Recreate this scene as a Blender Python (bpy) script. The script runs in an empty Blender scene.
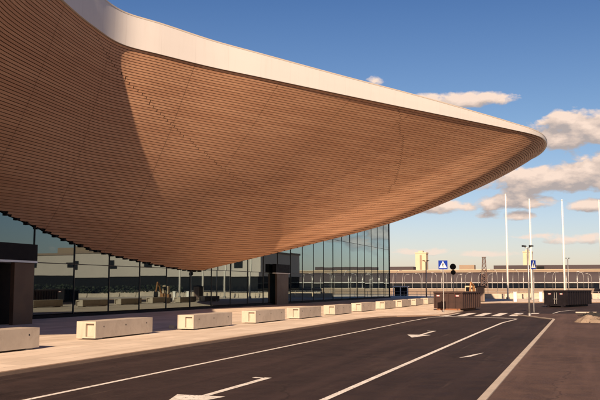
import bpy, bmesh, math, random
import numpy as np
from mathutils import Vector, Matrix, noise as mnoise
random.seed(7)
rng = np.random.default_rng(11)
R = math.radians
sc = bpy.context.scene
COL = sc.collection

# ------------------------------------------------------------------ camera
EYE = Vector((0, 0, 2.2)); PITCH, YAW, FPX = R(5.9), R(18.7), 833.33
cam_d = bpy.data.cameras.new('camera'); cam_d.lens = 50; cam_d.sensor_width = 36
cam_d.clip_start = 0.1; cam_d.clip_end = 9000
cam = bpy.data.objects.new('camera', cam_d); COL.objects.link(cam)
cam.location = EYE; cam.rotation_euler = (R(90) + PITCH, 0, YAW)
sc.camera = cam
CM = cam.rotation_euler.to_matrix()

def ray(px, py):
    return CM @ Vector(((px - 300) / FPX, (200 - py) / FPX, -1))
def on_z(px, py, z=0.0):            # survey of the photograph: where a sight line meets a level
    d = ray(px, py); t = (z - EYE.z) / d.z
    return EYE + d * t
def on_y(px, py, Y):
    d = ray(px, py); return EYE + d * (Y / d.y)

# ------------------------------------------------------------------ helpers
def tag(o, label=None, cat=None, group=None, kind=None):
    if label: o['label'] = label
    if cat: o['category'] = cat
    if group: o['group'] = group
    if kind: o['kind'] = kind
    return o
def empty(name, loc=(0, 0, 0), rz=0.0):
    o = bpy.data.objects.new(name, None); COL.objects.link(o)
    o.location = loc; o.rotation_euler = (0, 0, rz); o.empty_display_size = 0.3
    return o
class MB:
    """collects shapes, then links them as one mesh object"""
    def __init__(s): s.v = []; s.f = []; s.uv = None
    def add(s, vs, fs):
        b = len(s.v); s.v += [tuple(v) for v in vs]; s.f += [tuple(i + b for i in f) for f in fs]; return s
    def box(s, x0, x1, y0, y1, z0, z1, M=None):
        vs = [Vector((x, y, z)) for z in (z0, z1) for x, y in ((x0, y0), (x1, y0), (x1, y1), (x0, y1))]
        if M: vs = [M @ v for v in vs]
        return s.add(vs, [(3, 2, 1, 0), (4, 5, 6, 7), (0, 1, 5, 4), (1, 2, 6, 5), (2, 3, 7, 6), (3, 0, 4, 7)])
    def tube(s, pts, rad, n=10, cap=True):
        pts = [Vector(p) for p in pts]
        if not isinstance(rad, (list, tuple)): rad = [rad] * len(pts)
        rings = []
        for i, p in enumerate(pts):
            d = (pts[min(i + 1, len(pts) - 1)] - pts[max(i - 1, 0)]).normalized()
            a = d.cross(Vector((0, 0, 1)))
            if a.length < 1e-3: a = Vector((1, 0, 0))
            a.normalize(); b = d.cross(a)
            rings.append([p + (a * math.cos(2 * math.pi * k / n) + b * math.sin(2 * math.pi * k / n)) * rad[i] for k in range(n)])
        vs = [v for r in rings for v in r]; fs = []
        for i in range(len(pts) - 1):
            for k in range(n):
                k2 = (k + 1) % n
                fs.append((i * n + k, i * n + k2, (i + 1) * n + k2, (i + 1) * n + k))
        if cap:
            fs.append(tuple(range(n))[::-1]); fs.append(tuple((len(pts) - 1) * n + k for k in range(n)))
        return s.add(vs, fs)
    def prism(s, poly, ax, d0, d1):
        """poly of 2-D points extruded along axis ax ('x','y','z') from d0 to d1"""
        def P(u, w, d): return {'x': (d, u, w), 'y': (u, d, w), 'z': (u, w, d)}[ax]
        n = len(poly)
        vs = [P(u, w, d0) for u, w in poly] + [P(u, w, d1) for u, w in poly]
        fs = [tuple(range(n)), tuple(range(2 * n - 1, n - 1, -1))]
        for i in range(n):
            j = (i + 1) % n; fs.append((i, i + n, j + n, j))
        return s.add(vs, fs)
    def build(s, name, mat, parent=None, bevel=0, smooth=False, seg=2, recalc=True):
        me = bpy.data.meshes.new(name); me.from_pydata(s.v, [], s.f)
        if recalc: bm = bmesh.new(); bm.from_mesh(me); bmesh.ops.recalc_face_normals(bm, faces=bm.faces); bm.to_mesh(me); bm.free()
        if mat: me.materials.append(mat)
        if smooth:
            me.polygons.foreach_set('use_smooth', [True] * len(me.polygons))
        o = bpy.data.objects.new(name, me); COL.objects.link(o)
        if parent: o.parent = parent
        if bevel:
            m = o.modifiers.new('bevel', 'BEVEL'); m.width = bevel; m.segments = seg; m.limit_method = 'ANGLE'; m.angle_limit = R(50)
        return o
def sheet(name, poly, z, mat, kind='structure', parent=None):
    """a flat ground sheet from an outline"""
    me = bpy.data.meshes.new(name)
    bm = bmesh.new(); vs = [bm.verts.new((p[0], p[1], z)) for p in poly]; f = bm.faces.new(vs)
    if f.normal.z < 0: f.normal_flip()
    bmesh.ops.triangulate(bm, faces=bm.faces)
    bm.normal_update()
    for f in bm.faces:
        if f.normal.z < 0: f.normal_flip()
    bm.to_mesh(me); bm.free(); me.materials.append(mat)
    o = bpy.data.objects.new(name, me); COL.objects.link(o)
    if kind: o['kind'] = kind
    if parent: o.parent = parent
    return o
def ribbon(line, w, z0, z1=None):
    """strip of width w along a plan line; flat sheet, or a solid kerb when z1 is given"""
    L = []; Rr = []
    for i, p in enumerate(line):
        a = line[max(i - 1, 0)]; b = line[min(i + 1, len(line) - 1)]
        d = Vector((b[0] - a[0], b[1] - a[1])).normalized(); n = Vector((-d.y, d.x)) * (w / 2)
        L.append((p[0] + n.x, p[1] + n.y)); Rr.append((p[0] - n.x, p[1] - n.y))
    m = MB(); n = len(line)
    if z1 is None:
        m.add([(x, y, z0) for x, y in L] + [(x, y, z0) for x, y in Rr], [(i, i + 1, n + i + 1, n + i) for i in range(n - 1)])
    else:
        vs = [(x, y, z) for z in (z0, z1) for q in (L, Rr) for x, y in q]; fs = []
        for i in range(n - 1):
            fs += [(2 * n + i, 2 * n + i + 1, 3 * n + i + 1, 3 * n + i), (i, i + 1, 2 * n + i + 1, 2 * n + i), (n + i, n + i + 1, 3 * n + i + 1, 3 * n + i)]
        fs += [(0, n, 3 * n, 2 * n), (n - 1, 2 * n - 1, 4 * n - 1, 3 * n - 1)]
        m.add(vs, fs)
    return m
def children(o): return [c for c in COL.objects if c.parent == o]
def copy_tree(o, parent=None):
    kids = children(o)
    c = o.copy(); COL.objects.link(c)
    if parent: c.parent = parent
    for k in kids: copy_tree(k, c)
    return c

# ------------------------------------------------------------------ materials
class G:
    """tiny node-graph writer"""
    def __init__(s, nt): s.nt = nt
    def n(s, t, props=None, **ins):
        nd = s.nt.nodes.new(t)
        for k, v in (props or {}).items(): setattr(nd, k, v)
        for k, v in ins.items():
            i = int(k[1:]) if k[0] == 'i' and k[1:].isdigit() else k.replace('_', ' ')
            s.set(nd.inputs[i], v)
        return nd
    def set(s, sock, v):
        if isinstance(v, bpy.types.NodeSocket): s.nt.links.new(v, sock)
        elif isinstance(v, bpy.types.Node): s.nt.links.new(v.outputs[0], sock)
        else: sock.default_value = v
    def m(s, op, a, b=0.0, c=0.0, clamp=False):
        nd = s.n('ShaderNodeMath', {'operation': op, 'use_clamp': clamp}, i0=a, i1=b)
        if op in ('MULTIPLY_ADD', 'COMPARE', 'SMOOTH_MIN', 'SMOOTH_MAX'): s.set(nd.inputs[2], c)
        return nd.outputs[0]
    def mix(s, f, a, b, blend='MIX'):
        nd = s.nt.nodes.new('ShaderNodeMix'); nd.data_type = 'RGBA'; nd.blend_type = blend
        s.set(nd.inputs[0], f); s.set(nd.inputs[6], a); s.set(nd.inputs[7], b); return nd.outputs[2]
    def ramp(s, f, stops, interp='LINEAR'):
        nd = s.nt.nodes.new('ShaderNodeValToRGB'); s.set(nd.inputs[0], f); nd.color_ramp.interpolation = interp
        el = nd.color_ramp.elements
        while len(el) < len(stops): el.new(0.5)
        for e, (p, c) in zip(el, stops):
            e.position = p; e.color = c if len(c) == 4 else (*c, 1)
        return nd.outputs[0]
    def rng(s, f, a, b, c=0.0, d=1.0):
        nd = s.n('ShaderNodeMapRange', {'clamp': True}); s.set(nd.inputs[0], f)
        for i, v in enumerate((a, b, c, d)): s.set(nd.inputs[i + 1], v)
        return nd.outputs[0]
    def noise(s, vec, scale, detail=4, rough=0.55, dist=0.0):
        nd = s.n('ShaderNodeTexNoise', None, Scale=scale, Detail=detail, Roughness=rough, Distortion=dist)
        if vec is not None: s.set(nd.inputs['Vector'], vec)
        return nd.outputs[0]
    def map(s, vec, scale=(1, 1, 1), loc=(0, 0, 0), rot=(0, 0, 0)):
        return s.n('ShaderNodeMapping', None, Vector=vec, Scale=scale, Location=loc, Rotation=rot).outputs[0]
def c4(c): return (c[0], c[1], c[2], 1)
def new_mat(name):
    m = bpy.data.materials.new(name); m.use_nodes = True; nt = m.node_tree
    for n in list(nt.nodes): nt.nodes.remove(n)
    g = G(nt); out = nt.nodes.new('ShaderNodeOutputMaterial')
    return m, g, out
def principled(g, out, base, rough=0.6, metal=0.0, bump=None, bstr=0.3, bdist=0.02, spec=0.5):
    p = g.n('ShaderNodeBsdfPrincipled'); g.set(p.inputs['Base Color'], base if not isinstance(base, tuple) else c4(base))
    g.set(p.inputs['Roughness'], rough); p.inputs['Metallic'].default_value = metal
    p.inputs['Specular IOR Level'].default_value = spec
    if bump is not None:
        b = g.n('ShaderNodeBump', None, Strength=bstr, Distance=bdist, Height=bump); g.set(p.inputs['Normal'], b)
    g.nt.links.new(p.outputs[0], out.inputs[0]); return p
def paint(name, col, var=0.15, rough=0.5, metal=0.0, scale=3.0, spec=0.5, bstr=0.15):
    """plain coated surface with mottling and fine bump"""
    m, g, out = new_mat(name)
    co = g.n('ShaderNodeTexCoord').outputs['Object']
    n1 = g.noise(co, scale, 6, 0.6); n2 = g.noise(co, scale * 14, 3, 0.6)
    f = g.m('ADD', g.m('MULTIPLY', n1, 0.7), g.m('MULTIPLY', n2, 0.3))
    lo = tuple(max(0, c * (1 - var)) for c in col); hi = tuple(min(1, c * (1 + var)) for c in col)
    base = g.mix(g.rng(f, 0.3, 0.7), c4(lo), c4(hi))
    principled(g, out, base, g.rng(n1, 0.3, 0.7, max(0.03, rough - 0.1), min(1, rough + 0.1)), metal, n2, bstr, 0.01, spec)
    return m

def concrete(name, col, joint=False):
    m, g, out = new_mat(name)
    co = g.n('ShaderNodeTexCoord').outputs['Object']
    oi = g.n('ShaderNodeObjectInfo').outputs['Random']
    off = g.n('ShaderNodeVectorMath', {'operation': 'ADD'}, i0=co); g.set(off.inputs[1], g.n('ShaderNodeCombineXYZ', None, X=g.m('MULTIPLY', oi, 50), Y=g.m('MULTIPLY', oi, 31)).outputs[0])
    v = off.outputs[0]
    n1 = g.noise(v, 0.9, 6, 0.6); n2 = g.noise(v, 22, 4, 0.7)
    n3 = g.noise(g.map(v, (1.6, 1.0, .9)), 1.5, 7, 0.72, .5)
    base = g.mix(g.rng(n1, 0.3, 0.72), c4([c * .84 for c in col]), c4([min(1, c * 1.12) for c in col]))
    base = g.mix(g.rng(n3, 0.50, 0.70, 0, .38), base, c4([c * .52 for c in (col[0], col[1] * .96, col[2] * .9)]))
    base = g.mix(g.rng(n2, 0.62, 0.75, 0, .45), base, c4([c * .6 for c in col]))
    base = g.mix(g.m('MULTIPLY', oi, .22), base, c4([c * .7 for c in col]))
    principled(g, out, base, 0.85, 0, n2, 0.25, 0.012, .3); return m

def wood_mat():
    m, g, out = new_mat('larch_slats')
    uv = g.n('ShaderNodeUVMap').outputs[0]
    sep = g.n('ShaderNodeSeparateXYZ', None, Vector=uv); u, v = sep.outputs[0], sep.outputs[1]
    row = g.m('FLOOR', g.m('ADD', v, .5))
    sh = g.n('ShaderNodeTexWhiteNoise', {'noise_dimensions': '1D'}, W=row).outputs[0]
    brd = g.m('FLOOR', g.m('ADD', g.m('DIVIDE', u, 4.8), sh))
    wn = g.n('ShaderNodeTexWhiteNoise', {'noise_dimensions': '2D'}, Vector=g.n('ShaderNodeCombineXYZ', None, X=brd, Y=row).outputs[0]).outputs[0]
    grain = g.noise(g.n('ShaderNodeCombineXYZ', None, X=g.m('MULTIPLY', u, .7), Y=g.m('MULTIPLY', v, 9)).outputs[0], 2.5, 5, .65, .4)
    big = g.noise(g.n('ShaderNodeTexCoord').outputs['Object'], .12, 3, .5)
    base = g.mix(wn, (.41, .218, .130, 1), (.51, .295, .182, 1))
    base = g.mix(g.rng(grain, .35, .7), base, g.mix(.5, base, (.27, .14, .08, 1)))
    base = g.mix(g.rng(big, .35, .7, 0, .25), base, (.38, .20, .10, 1))
    principled(g, out, base, .55, 0, grain, .2, .01, .4); return m

def asphalt(name, lo, hi, tracks=True, lane=0.0):
    m, g, out = new_mat(name)
    co = g.n('ShaderNodeTexCoord').outputs['Object']
    fine = g.noise(co, 26, 5, .75); mid = g.noise(co, 1.7, 5, .6); big = g.noise(co, .16, 4, .55)
    st = g.noise(g.map(co, (1.0, .05, 1), rot=(0, 0, R(-2))), 1.2, 5, .6)
    base = g.mix(g.rng(big, .38, .62), c4(lo), c4(hi))
    base = g.mix(g.rng(mid, .42, .70, 0, .55), base, c4([c * 1.55 for c in hi]))
    blot = g.noise(g.map(co, (1, .4, 1)), .55, 6, .7, .6)
    base = g.mix(g.rng(blot, .30, .46, .55, 0), base, c4([c * .6 for c in lo]))
    if tracks: base = g.mix(g.rng(st, .48, .66, 0, .6), base, c4([c * 1.75 for c in hi]))
    dust = g.noise(g.map(co, (.8, .16, 1), rot=(0, 0, R(5))), .5, 7, .72)
    base = g.mix(g.rng(dust, .58, .76, 0, .4), base, (.12, .085, .065, 1))
    if tracks:
        x = g.n('ShaderNodeSeparateXYZ', None, Vector=co).outputs[0]
        tr = None
        for cx in (-8.45, -6.35, -4.05, -2.55):
            q = g.m('SUBTRACT', 1.0, g.m('MULTIPLY', g.m('ABSOLUTE', g.m('SUBTRACT', x, cx)), 2.3), 0, True)
            tr = q if tr is None else g.m('MAXIMUM', tr, q)
        tr = g.m('MULTIPLY', tr, g.rng(g.noise(g.map(co, (1.5, .06, 1)), 1.0, 5, .65), .35, .65))
        base = g.mix(g.m('MULTIPLY', tr, .5), base, c4([c * .45 for c in lo]))
        scr = g.noise(g.map(co, (3.2, .10, 1), rot=(0, 0, R(7))), 1.1, 6, .7)
        base = g.mix(g.rng(scr, .60, .70, 0, .45), base, (.10, .072, .056, 1))
    sp = g.n('ShaderNodeTexVoronoi', None, Vector=co, Scale=38.0).outputs[1]
    base = g.mix(.22, base, g.mix(1.0, base, g.mix(.3, (1, 1, 1, 1), sp), 'DIVIDE'))
    base = g.mix(g.rng(fine, .42, .72, 0, .7), base, c4([c * 2.1 for c in hi]))
    base = g.mix(g.rng(g.noise(co, 60, 2, .5), .66, .74, 0, .6), base, (.2, .17, .14, 1))
    # hairline cracks and lumps of grit
    vor = g.n('ShaderNodeTexVoronoi', {'feature': 'DISTANCE_TO_EDGE'}, Vector=g.n('ShaderNodeVectorMath', {'operation': 'ADD'}, i0=co, i1=g.n('ShaderNodeTexNoise', None, Vector=co, Scale=.8).outputs[1]).outputs[0], Scale=.13).outputs[0]
    base = g.mix(g.rng(vor, .0, .004, .5, 0), base, c4([c * .4 for c in lo]))
    rough = g.rng(mid, .3, .7, .72, .95)
    principled(g, out, base, rough, 0, fine, .5, .012, .22); return m

def paving(name, col, bw, bh):
    m, g, out = new_mat(name)
    co = g.n('ShaderNodeTexCoord').outputs['Object']
    br = g.n('ShaderNodeTexBrick', {'offset': .5}, Vector=g.map(co, (1, 1, 1), rot=(0, 0, R(90))), Color1=c4([c * .86 for c in col]), Color2=c4([min(1, c * 1.08) for c in col]), Mortar=c4([c * .5 for c in col]), Scale=1.0, Mortar_Size=.012, Brick_Width=bw, Row_Height=bh)
    n1 = g.noise(co, .5, 6, .65); n2 = g.noise(co, 9, 5, .7)
    st = g.noise(g.map(co, (.9, .12, 1), rot=(0, 0, R(8))), .8, 5, .6)
    base = g.mix(g.rng(n1, .35, .7, 0, .5), br.outputs[0], c4([c * .66 for c in (col[0], col[1] * .95, col[2] * .88)]))
    base = g.mix(g.rng(st, .50, .68, 0, .55), base, c4([c * .55 for c in (col[0], col[1] * .92, col[2] * .82)]))
    base = g.mix(g.rng(n2, .6, .8, 0, .4), base, c4([c * .7 for c in col]))
    h = g.m('SUBTRACT', n2, g.m('MULTIPLY', br.outputs[1], 1.5))
    principled(g, out, base, .8, 0, h, .3, .01, .3); return m

def road_paint(name='road_paint_white'):
    m, g, out = new_mat(name)
    co = g.n('ShaderNodeTexCoord').outputs['Object']
    n = g.noise(co, 7, 6, .75); f = g.noise(co, 45, 3, .7)
    w = g.m('ADD', g.m('MULTIPLY', n, .65), g.m('MULTIPLY', f, .35))
    base = g.mix(g.rng(g.noise(co, 2.2, 5, .7), .4, .7), (.80, .765, .71, 1), (.58, .53, .47, 1))
    p = principled(g, out, base, .7, 0, f, .2, .005, .3)
    g.set(p.inputs['Alpha'], g.rng(w, .545, .60, 1, .08)); return m

def glass_mat(name, tint=(.74, .95, 1.0), body=(.006, .010, .013), ior=2.0, gain=2.15, lift=-.06):
    m, g, out = new_mat(name)
    co = g.n('ShaderNodeTexCoord').outputs['Object']
    bmp = g.n('ShaderNodeBump', None, Strength=.012, Distance=.05, Height=g.noise(co, .45, 2, .4))
    fr = g.n('ShaderNodeFresnel', None, IOR=ior); g.set(fr.inputs['Normal'], bmp)
    fac = g.m('MULTIPLY_ADD', fr.outputs[0], gain, lift, True)
    gl = g.n('ShaderNodeBsdfGlossy', None, Color=c4(tint), Roughness=.012, Normal=bmp)
    df = g.n('ShaderNodeBsdfDiffuse', None, Color=c4(body))
    mx = g.n('ShaderNodeMixShader', None, i0=fac, i1=df.outputs[0], i2=gl.outputs[0])
    g.nt.links.new(mx.outputs[0], out.inputs[0]); return m

def fascia_mat():
    m, g, out = new_mat('white_coated_panels')
    uv = g.n('ShaderNodeUVMap').outputs[0]
    u = g.n('ShaderNodeSeparateXYZ', None, Vector=uv).outputs[0]
    v = g.n('ShaderNodeSeparateXYZ', None, Vector=uv).outputs[1]
    fr = g.m('FRACT', g.m('DIVIDE', u, 3.0))
    seam = g.m('MAXIMUM', g.m('LESS_THAN', fr, .006), g.m('GREATER_THAN', fr, .994))
    pid = g.n('ShaderNodeTexWhiteNoise', {'noise_dimensions': '1D'}, W=g.m('FLOOR', g.m('DIVIDE', u, 3.0))).outputs[0]
    co = g.n('ShaderNodeTexCoord').outputs['Object']
    streak = g.noise(g.map(co, (2.5, 2.5, .25)), 1.3, 5, .6)
    base = g.mix(pid, (.585, .565, .55, 1), (.60, .58, .565, 1))
    base = g.mix(g.rng(streak, .5, .8, 0, .3), base, (.50, .47, .44, 1))
    base = g.mix(g.m('MULTIPLY', seam, .16), base, (.25, .22, .2, 1))
    principled(g, out, base, .5, 0, g.noise(co, .5, 2, .5), .03, .1, .4); return m

M = dict(
    wood=wood_mat(), fascia=fascia_mat(),
    backing=paint('dark_soffit_lining', (.15, .082, .050), .3, .9),
    roof=paint('grey_roof_membrane', (.22, .21, .20), .2, .8),
    dark=paint('dark_metal', (.006, .006, .009), .3, .6, 0, 3.0, .12),
    bronze=paint('bronze_cladding', (.085, .05, .036), .15, .42, .55, .7),
    mullion=paint('black_mullion', (.012, .014, .018), .2, .4, .4),
    glass=glass_mat('reflective_glass'),
    door=glass_mat('dark_door_glass', (.3, .33, .36), (.004, .004, .006), 1.5, .7, 0),
    conc=concrete('pale_cast_concrete', (.46, .395, .325)),
    plinth=concrete('plinth_concrete', (.33, .30, .27)),
    kerb=concrete('granite_kerb', (.50, .43, .36)), edge=concrete('dusty_edge_stone', (.26, .18, .13)),
    hole=paint('hole_shade_and_dark_grit', (.02, .018, .016), .2, .9),  # near-black: painted shade of the lifting holes, also the dark grit
    pave=paving('pale_granite_paving', (.72, .61, .50), 1.6, .8),
    road=asphalt('fresh_road_asphalt', (.0125, .0078, .0076), (.027, .0168, .0152)),
    lot=asphalt('worn_lot_asphalt', (.044, .027, .022), (.074, .046, .037)),
    line=road_paint(),
    ground=asphalt('pale_gravel_ground', (.26, .215, .175), (.36, .30, .24), False),
    white=paint('white_painted_metal', (.78, .76, .72), .06, .4),
    pole=paint('galvanised_steel', (.36, .35, .34), .15, .45, .7),
    rust=paint('rusty_brown_skip_paint', (.034, .014, .011), .5, .65, .1, 2.0),
    rustrail=paint('rusty_rail', (.20, .085, .04), .4, .8),
    black=paint('black_skip_paint', (.008, .006, .009), .4, .65, 0, 2.0, .2),
    red=paint('red_sticker', (.30, .05, .06), .1, .5),
    blue=paint('sign_blue', (.004, .028, .26), .05, .6, 0, 3.0, .1),
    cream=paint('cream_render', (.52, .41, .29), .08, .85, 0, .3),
    creamd=paint('dark_cream_facade', (.24, .18, .13), .1, .8, 0, .3),  # darker cream for parapet, plant boxes and window strips
    vault=paint('violet_grey_roof_sheet', (.055, .045, .050), .12, .8, 0, .2, .2),
    bandglass=glass_mat('dark_band_glass', (.35, .42, .5), (.008, .01, .015), 1.5, .8, 0),
    pale=paint('pale_wall_panel', (.20, .15, .115), .1, .8, 0, .4),
    orange=paint('machine_orange', (.30, .14, .05), .2, .5),
    steelred=paint('red_oxide_steel', (.11, .07, .058), .15, .6),
    rubble=concrete('crushed_rubble', (.26, .20, .15)),
    timber=paint('rough_timber', (.55, .42, .28), .2, .8),
    hedge=paint('dark_green_cladding', (.035, .06, .05), .3, .8),
)

# ------------------------------------------------------------------ canopy surface
ZF = 18.0; XF = -33.6; XB = -33.52
def pchip(x, y):
    """monotone cubic interpolation, returns a vectorised function"""
    x = np.asarray(x, float); y = np.asarray(y, float); h = np.diff(x); d = np.diff(y) / h; n = len(x); m = np.zeros(n)
    for i in range(1, n - 1):
        if d[i - 1] * d[i] > 0:
            w1 = 2 * h[i] + h[i - 1]; w2 = h[i] + 2 * h[i - 1]; m[i] = (w1 + w2) / (w1 / d[i - 1] + w2 / d[i])
    m[0] = d[0]; m[-1] = d[-1]
    def f(q):
        q = np.asarray(q, float); k = np.clip(np.searchsorted(x, q) - 1, 0, n - 2); t = (q - x[k]) / h[k]
        return (y[k] * (1 + 2 * t) * (1 - t) ** 2 + m[k] * h[k] * t * (1 - t) ** 2 + y[k + 1] * t * t * (3 - 2 * t) + m[k + 1] * h[k] * t * t * (t - 1))
    return f
def F(px, py):
    p = on_z(px, py, ZF); return (p.x, p.y)
NEAR = [(-33.2, -64, -64, 1), (-33.0, -45, -45, 1), (-32.4, -30, -30, 1), (-29, -18, -13, 1), (-20.5, -7.0, 9, 1), (-15.6, -1.0, 16, 1), (-13.6, 1.0, 18, 1), (-12.8, 3.0, 18.9, 1), (-13.1, 5.4, 19.8, 1),
        (-15.0, 10.6, 22, .7), (-17.4, 16.0, 25, .4), (-20.4, 22.7, 28, .2), (-23.5, 28.8, 31.5, .1), (-25.8, 34.0, 34.6, 0)]
VIS = [((62.5, 1), 39.3), ((90, 24), 43.4), ((125, 45), 47.9), ((160, 54), 50.8), ((210, 66.3), 54.8), ((260, 76.8), 58.4), ((330, 91.6), 62.2), ((388.5, 103.8), 64.6), ((465, 119.5), 66.6), ((510, 129), 67.7), ((533, 134.3), 68.3)]
rows = list(NEAR)
for (p, by), w in zip(VIS, (0, 0, 0, 0, .05, .15, .32, .46, .52, .64, .86)):
    x, y = F(*p); rows.append((x, y, by, w))
NOSE = [((540, 136.9), 68.6, 1), ((544.3, 140.8), 69.0, 1), ((545.0, 145.6), 69.6, .95), ((541.5, 151.6), 70.4, .9), ((534, 157.0), 71.4, .85), ((522, 162.2), 73, .78), ((506, 168.4), 75.5, .7), ((484, 177), 80, .6)]
for p, by, w in NOSE:
    x, y = F(*p); rows.append((x, y, by, w))
rows += [(-17.5, 130.5, 90, .5), (-23.5, 138.0, 104, .4), (-28.5, 144.0, 122, .3), (-31.8, 149.0, 140, .2), (-32.6, 152, 151.5, .1)]
rows = np.array(rows)
S0 = np.concatenate([[0], np.cumsum(np.hypot(np.diff(rows[:, 0]), np.diff(rows[:, 1])))])
def cubic(x, y):
    """Catmull-Rom style (non-uniform) interpolation, smooth round the bends"""
    x = np.asarray(x, float); y = np.asarray(y, float); h = np.diff(x); d = np.diff(y) / h; n = len(x); m = np.zeros(n)
    m[1:-1] = (d[:-1] * h[1:] + d[1:] * h[:-1]) / (h[1:] + h[:-1]); m[0] = d[0]; m[-1] = d[-1]
    def f(q):
        q = np.asarray(q, float); k = np.clip(np.searchsorted(x, q) - 1, 0, n - 2); t = (q - x[k]) / h[k]
        return (y[k] * (1 + 2 * t) * (1 - t) ** 2 + m[k] * h[k] * t * (1 - t) ** 2 + y[k + 1] * t * t * (3 - 2 * t) + m[k + 1] * h[k] * t * t * (t - 1))
    return f
fx, fy = cubic(S0, rows[:, 0]), cubic(S0, rows[:, 1]); by_, wr_ = pchip(S0, rows[:, 2]), pchip(S0, rows[:, 3])
zB_ = pchip([-70, -40, -10, 8, 18, 30, 36, 42, 45.6, 50, 54, 61, 66, 69.5, 75, 85, 95, 110, 125, 152], [16.5, 16, 13, 9.5, 8.6, 8.3, 7.8, 6.75, 6.0, 5.15, 4.62, 4.05, 3.72, 3.6, 4.7, 6.9, 9.0, 12, 15, 16.5])
h_lin = pchip([0, .25, .5, .75, 1], [0, .34, .63, .85, 1]); h_mid = pchip([0, .25, .5, .75, 1], [0, .265, .525, .775, 1])
h_rdg = pchip([0, .05, .12, .25, .5, .75, 1], [0, .095, .21, .39, .665, .84, 1])
GG = np.concatenate([np.linspace(0, .06, 31)[:-1], np.linspace(.06, 1, 140)]); HL, HM, HR = h_lin(GG), h_mid(GG), h_rdg(GG)
def weights(s):
    w = np.asarray(wr_(s), float)
    return np.clip(1 - 2 * w, 0, 1), 1 - np.abs(2 * w - 1), np.clip(2 * w - 1, 0, 1)
def surf(s, g):
    """point of the soffit at plan position s along the edge and fraction g from edge to facade"""
    h = sum(k * np.interp(g, GG, T_) for k, T_ in zip(weights(s), (HL, HM, HR)))
    X = fx(s) * (1 - g) + XB * g; Y = fy(s) * (1 - g) + by_(s) * g
    return np.stack([X, Y, ZF + (zB_(by_(s)) - ZF) * h], -1)
def g_of(s, z):
    W = weights(s); ht = (ZF - z) / (ZF - zB_(by_(s))); out = np.full(len(s), np.nan)
    for i in range(len(s)):
        if ht[i] <= 1.0: out[i] = np.interp(ht[i], W[0][i] * HL + W[1][i] * HM + W[2][i] * HR, GG)
    return out
def normal(s, g):
    e = 1e-2
    a = surf(s + e, g) - surf(s - e, g); b = surf(s, np.clip(g + .004, 0, 1.004)) - surf(s, g - .004)
    n = np.cross(a, b); n /= np.linalg.norm(n, axis=-1, keepdims=True) + 1e-12
    return np.where(n[..., 2:3] > 0, -n, n)
s_of_fy = lambda Y: float(np.interp(Y, rows[:, 1][:-1], S0[:-1]))
s_vis0, s_tip = S0[len(NEAR) - 2], S0[len(NEAR) + len(VIS) + 1]
SS = list(np.arange(0, s_vis0 - 12, 1.6)) + list(np.arange(s_vis0 - 12, s_tip - 5, .42)) + list(np.arange(s_tip - 5, s_tip + 40, .3)) + list(np.arange(s_tip + 40, S0[-1], .9)) + [S0[-1]]
seam_s = [s_of_fy(y) for y in np.arange(18.0, 92, 6.9)]
for q in seam_s:
    SS = [v for v in SS if abs(v - q) > .2] + [q - .015, q + .015]
SS = np.array(sorted(SS)); seam_gap = np.zeros(len(SS), bool)
for q in seam_s: seam_gap[np.searchsorted(SS, q) - 1] = True
CREASE = [(np.array([s_of_fy(y) for y in (43, 52.4, 58, 64, 76)]), (0, .24, .37, .48, .62)), (np.array([s_of_fy(y) for y in (71, 74, 80, 86)]), (0, .1, .26, .42))]

terminal = empty('terminal_building', (XF, 60, 0))
tag(terminal, 'glazed terminal with a vast swooping timber slatted canopy and white edge band', 'terminal')
TP = Vector(terminal.location)
def part(mb, name, mat, parent=terminal, **k):
    off = TP
    mb.v = [(v[0] - off.x, v[1] - off.y, v[2] - off.z) for v in mb.v]
    return mb.build(name, mat, parent, **k)

# slats: level battens that follow the contours of the soffit
DZ = .164; V = []; FC = []; UVs = []
for k in range(int((ZF - 3.62) / DZ)):
    z = ZF - .14 - k * DZ
    g = g_of(SS, z); ok = ~np.isnan(g) & (g < .999)
    if ok.sum() < 2: continue
    gg = np.where(ok, g, .5)
    P0 = surf(SS, gg); e = .004
    dz_dg = np.abs(surf(SS, gg + e)[:, 2] - surf(SS, gg - e)[:, 2]) / (2 * e) + 1e-6
    hg = .395 * DZ / dz_dg
    n = normal(SS, gg)
    A = surf(SS, np.clip(gg - hg, 0, 1)); B = surf(SS, np.clip(gg + hg, 0, 1))
    ring = np.stack([A - n * .05, A + n * .045, B + n * .045, B - n * .05], 1)
    cross = []
    for cs, cg in CREASE:
        gk = np.interp(SS, cs, cg)
        cross += list(np.where((np.diff(np.sign(gg - gk)) != 0) & (SS[:-1] > cs[0]) & (SS[1:] < cs[-1]))[0][:1])
    b = len(V); V += ring.reshape(-1, 3).tolist()
    for i in range(len(SS) - 1):
        if not (ok[i] and ok[i + 1]) or seam_gap[i]: continue
        a, c = b + 4 * i, b + 4 * (i + 1)
        spans = [(a, c, SS[i], SS[i + 1])]
        if i in cross:                       # a butt joint in the batten, where the curve changes
            f = .032 / (SS[i + 1] - SS[i]); q = len(V)
            V += (ring[i] * (.5 + f) + ring[i + 1] * (.5 - f)).tolist() + (ring[i] * (.5 - f) + ring[i + 1] * (.5 + f)).tolist()
            sm = (SS[i] + SS[i + 1]) / 2; spans = [(a, q, SS[i], sm), (q + 4, c, sm, SS[i + 1])]
        for a, c, s0, s1 in spans:
            for j in range(3):
                FC.append((a + j, a + j + 1, c + j + 1, c + j))
                UVs += [(s0, k + j * .25 - .3), (s0, k + j * .25 - .05), (s1, k + j * .25 - .05), (s1, k + j * .25 - .3)]
me = bpy.data.meshes.new('slatted_soffit')
me.from_pydata([(v[0] - TP.x, v[1] - TP.y, v[2]) for v in V], [], FC)
uvl = me.uv_layers.new(name='UVMap'); uvl.data.foreach_set('uv', np.array(UVs, np.float32).ravel())
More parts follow.
